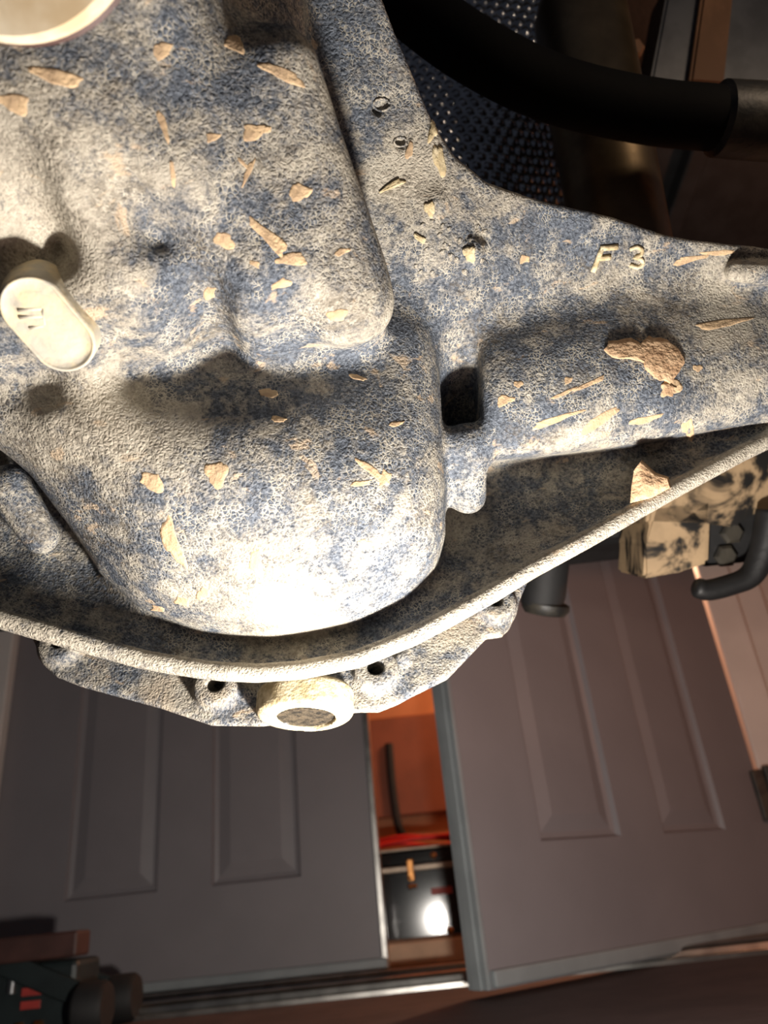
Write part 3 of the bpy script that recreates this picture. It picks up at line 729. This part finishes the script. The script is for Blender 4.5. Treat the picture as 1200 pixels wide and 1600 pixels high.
# dried mud: thick clods and thin splashes lying on the casting
def splat(name, cx, cy, a, b, ang, thick, mat, seed, rough=.25):
    rnd = random.Random(seed); n = 34; ph = [rnd.uniform(0, 6.28) for _ in range(4)]
    ca, sa = math.cos(math.radians(ang)), math.sin(math.radians(ang))
    def pt(t, q):
        r = 1+rough*(.5*math.sin(2*t+ph[0])+.35*math.sin(3*t+ph[1])+.22*math.sin(5*t+ph[2])+.10*math.sin(9*t+ph[3]))
        ct, st = math.cos(t), math.sin(t)
        x, y = a*q*r*math.copysign(abs(ct)**.8, ct), b*q*r*math.copysign(abs(st)**.6, st)*(1+.3*math.sin(2.2*ct+ph[0]))
        return cx+x*ca-y*sa, cy+x*sa+y*ca
    bm = bmesh.new(); rings = []
    l0, n0 = hit(cx, cy)
    if l0 is None: bm.free(); return
    for q, hgt in ((1.0, -.0006), (.93, .55), (.72, .9), (.4, 1.)):
        rg = []
        for k in range(n):
            l, nn = hit(*pt(2*math.pi*k/n, q))
            if l is None or abs((l-l0).length) > .06: l, nn = l0, n0
            hh = hgt*thick*(1+(.12 if thick > .002 else .3)*rnd.uniform(-1, 1)) if hgt > 0 else hgt
            rg.append(bm.verts.new(l+nn*hh))
        rings.append(rg)
    for r0, r1 in zip(rings, rings[1:]):
        for k in range(n): bm.faces.new((r0[k], r0[(k+1) % n], r1[(k+1) % n], r1[k]))
    bm.faces.new(rings[-1])
    fin(name, bm, mat, HOUSING, True, 60 if thick > .002 else None)
def slab_mud(outline, thick, mat, seed):
    rnd = random.Random(seed); P = []
    n = len(outline)
    for k in range(n):                                              # ragged rim
        (x0, y0), (x1, y1) = outline[k], outline[(k+1) % n]
        for t in (0, .33, .67): P.append((x0+(x1-x0)*t+rnd.uniform(-1.6, 1.6), y0+(y1-y0)*t+rnd.uniform(-1.6, 1.6)))
    cx, cy = sum(p[0] for p in P)/len(P), sum(p[1] for p in P)/len(P)
    bm = bmesh.new(); rings = []
    for q, hg in ((1., -.0005), (1.0, thick*.7), (.93, thick), (.6, thick*1.05), (.3, thick*1.1)):
        rg = []
        for x, y in P:
            l, nn = hit(cx+(x-cx)*q, cy+(y-cy)*q)
            rg.append(bm.verts.new(l+nn*(hg*(1+.15*rnd.uniform(-1, 1)))))
        rings.append(rg)
    m = len(P)
    for r0, r1 in zip(rings, rings[1:]):
        for k in range(m): bm.faces.new((r0[k], r0[(k+1) % m], r1[(k+1) % m], r1[k]))
    bm.faces.new(rings[-1])
    fin('mud_clod', bm, mat, HOUSING, True, 50)
def mud():
    T = .0002
    S = [(420, 370, 45, 11, 40), (455, 405, 22, 10, -8), (438, 444, 17, 7, -25), (527, 492, 15, 9, -10), (350, 376, 16, 11, 30), (328, 458, 10, 11, 0), (398, 412, 10, 5, 20), (535, 393, 12, 5, -15),
         (440, 115, 36, 9, 25), (400, 205, 22, 12, -5), (333, 214, 12, 7, 0), (470, 300, 16, 14, 20), (255, 78, 14, 14, 0), (90, 120, 38, 12, 15), (20, 160, 26, 14, 10), (365, 68, 16, 13, 0),
         (255, 195, 5, 26, -20), (270, 270, 4, 22, -10), (388, 268, 4, 22, 25), (380, 255, 3, 14, -45),
         (268, 845, 14, 40, -18), (338, 740, 17, 19, 20), (236, 752, 20, 14, 15), (400, 880, 11, 22, 0), (285, 940, 14, 7, 15), (318, 928, 10, 9, 0), (246, 951, 12, 5, 10), (565, 755, 18, 5, -5), (580, 735, 32, 6, 35), (602, 746, 9, 12, 10), (535, 932, 14, 6, -15), (568, 850, 10, 7, 0), (418, 614, 14, 7, 0), (436, 655, 12, 5, 15), (620, 662, 12, 4, -5), (560, 590, 14, 4, 20),
         (640, 235, 5, 14, 10), (820, 405, 9, 7, 0), (888, 594, 7, 6, 0), (880, 615, 20, 3, -25), (940, 655, 34, 8, -30), (870, 655, 40, 5, -18), (1050, 605, 18, 14, 0), (1075, 670, 10, 14, 0), (1010, 655, 26, 5, -12), (810, 600, 7, 5, 0), (920, 600, 30, 4, -25), (1130, 505, 40, 6, -8), (1080, 405, 30, 5, -10), (1120, 395, 26, 4, -5), (790, 625, 14, 8, 0), (1090, 575, 7, 5, 0)]
    for i, (x, y, a, b, g) in enumerate(S): splat('mud_splash', x, y, a, b, g, T, M_MUD, i, .34)
    for i, (x, y, a, b, g) in enumerate([(686, 250, 8, 24, -12), (676, 205, 7, 16, 5), (671, 326, 8, 11, 0), (733, 396, 10, 12, 0), (612, 290, 22, 5, -30), (655, 372, 12, 5, 30)]):
        splat('pale_crust', x, y, a, b, g, .0012, M_PALE, 100+i, .3)
    rnd = random.Random(8)
    for i in range(26):
        x, y = rnd.uniform(650, 760), rnd.uniform(345, 430)
        if abs(x-737) < 16 and abs(y-392) < 14: continue
        splat('paint_blister', x, y, rnd.uniform(3.5, 6.5), rnd.uniform(3, 5), rnd.uniform(0, 180), .0005, M_FLANGE, 200+i, .15)
    slab_mud([(943, 546), (951, 534), (985, 530), (1000, 537), (1012, 527), (1040, 531), (1060, 545), (1069, 570), (1056, 588), (1046, 600), (1030, 594), (1012, 581), (1004, 566), (985, 560), (958, 559)], .0015, M_CLAY, 5)
    slab_mud([(1032, 600), (1046, 598), (1056, 606), (1050, 620), (1038, 618)], .0008, M_CLAY, 6)
    # clod standing on the lip
    pts = [(1000, 722), (1022, 742), (1042, 748), (1046, 762), (1016, 778), (984, 786), (986, 760), (990, 735)]
    bm = bmesh.new(); fr = [bm.verts.new(Q(x, y, .440)) for x, y in pts]; bk = [bm.verts.new(Q(x+3, y-4, .466)) for x, y in pts]
    ce = bm.verts.new(Q(1008, 760, .436))
    for k in range(8):
        bm.faces.new((fr[k], fr[(k+1) % 8], ce)); bm.faces.new((fr[k], bk[k], bk[(k+1) % 8], fr[(k+1) % 8]))
    bm.faces.new(bk[::-1])
    bmesh.ops.subdivide_edges(bm, edges=bm.edges[:], cuts=2, use_grid_fill=True, fractal=.25, seed=4)
    fin('mud_clod', bm, M_CLAY, HOUSING, True, 40)
mud()
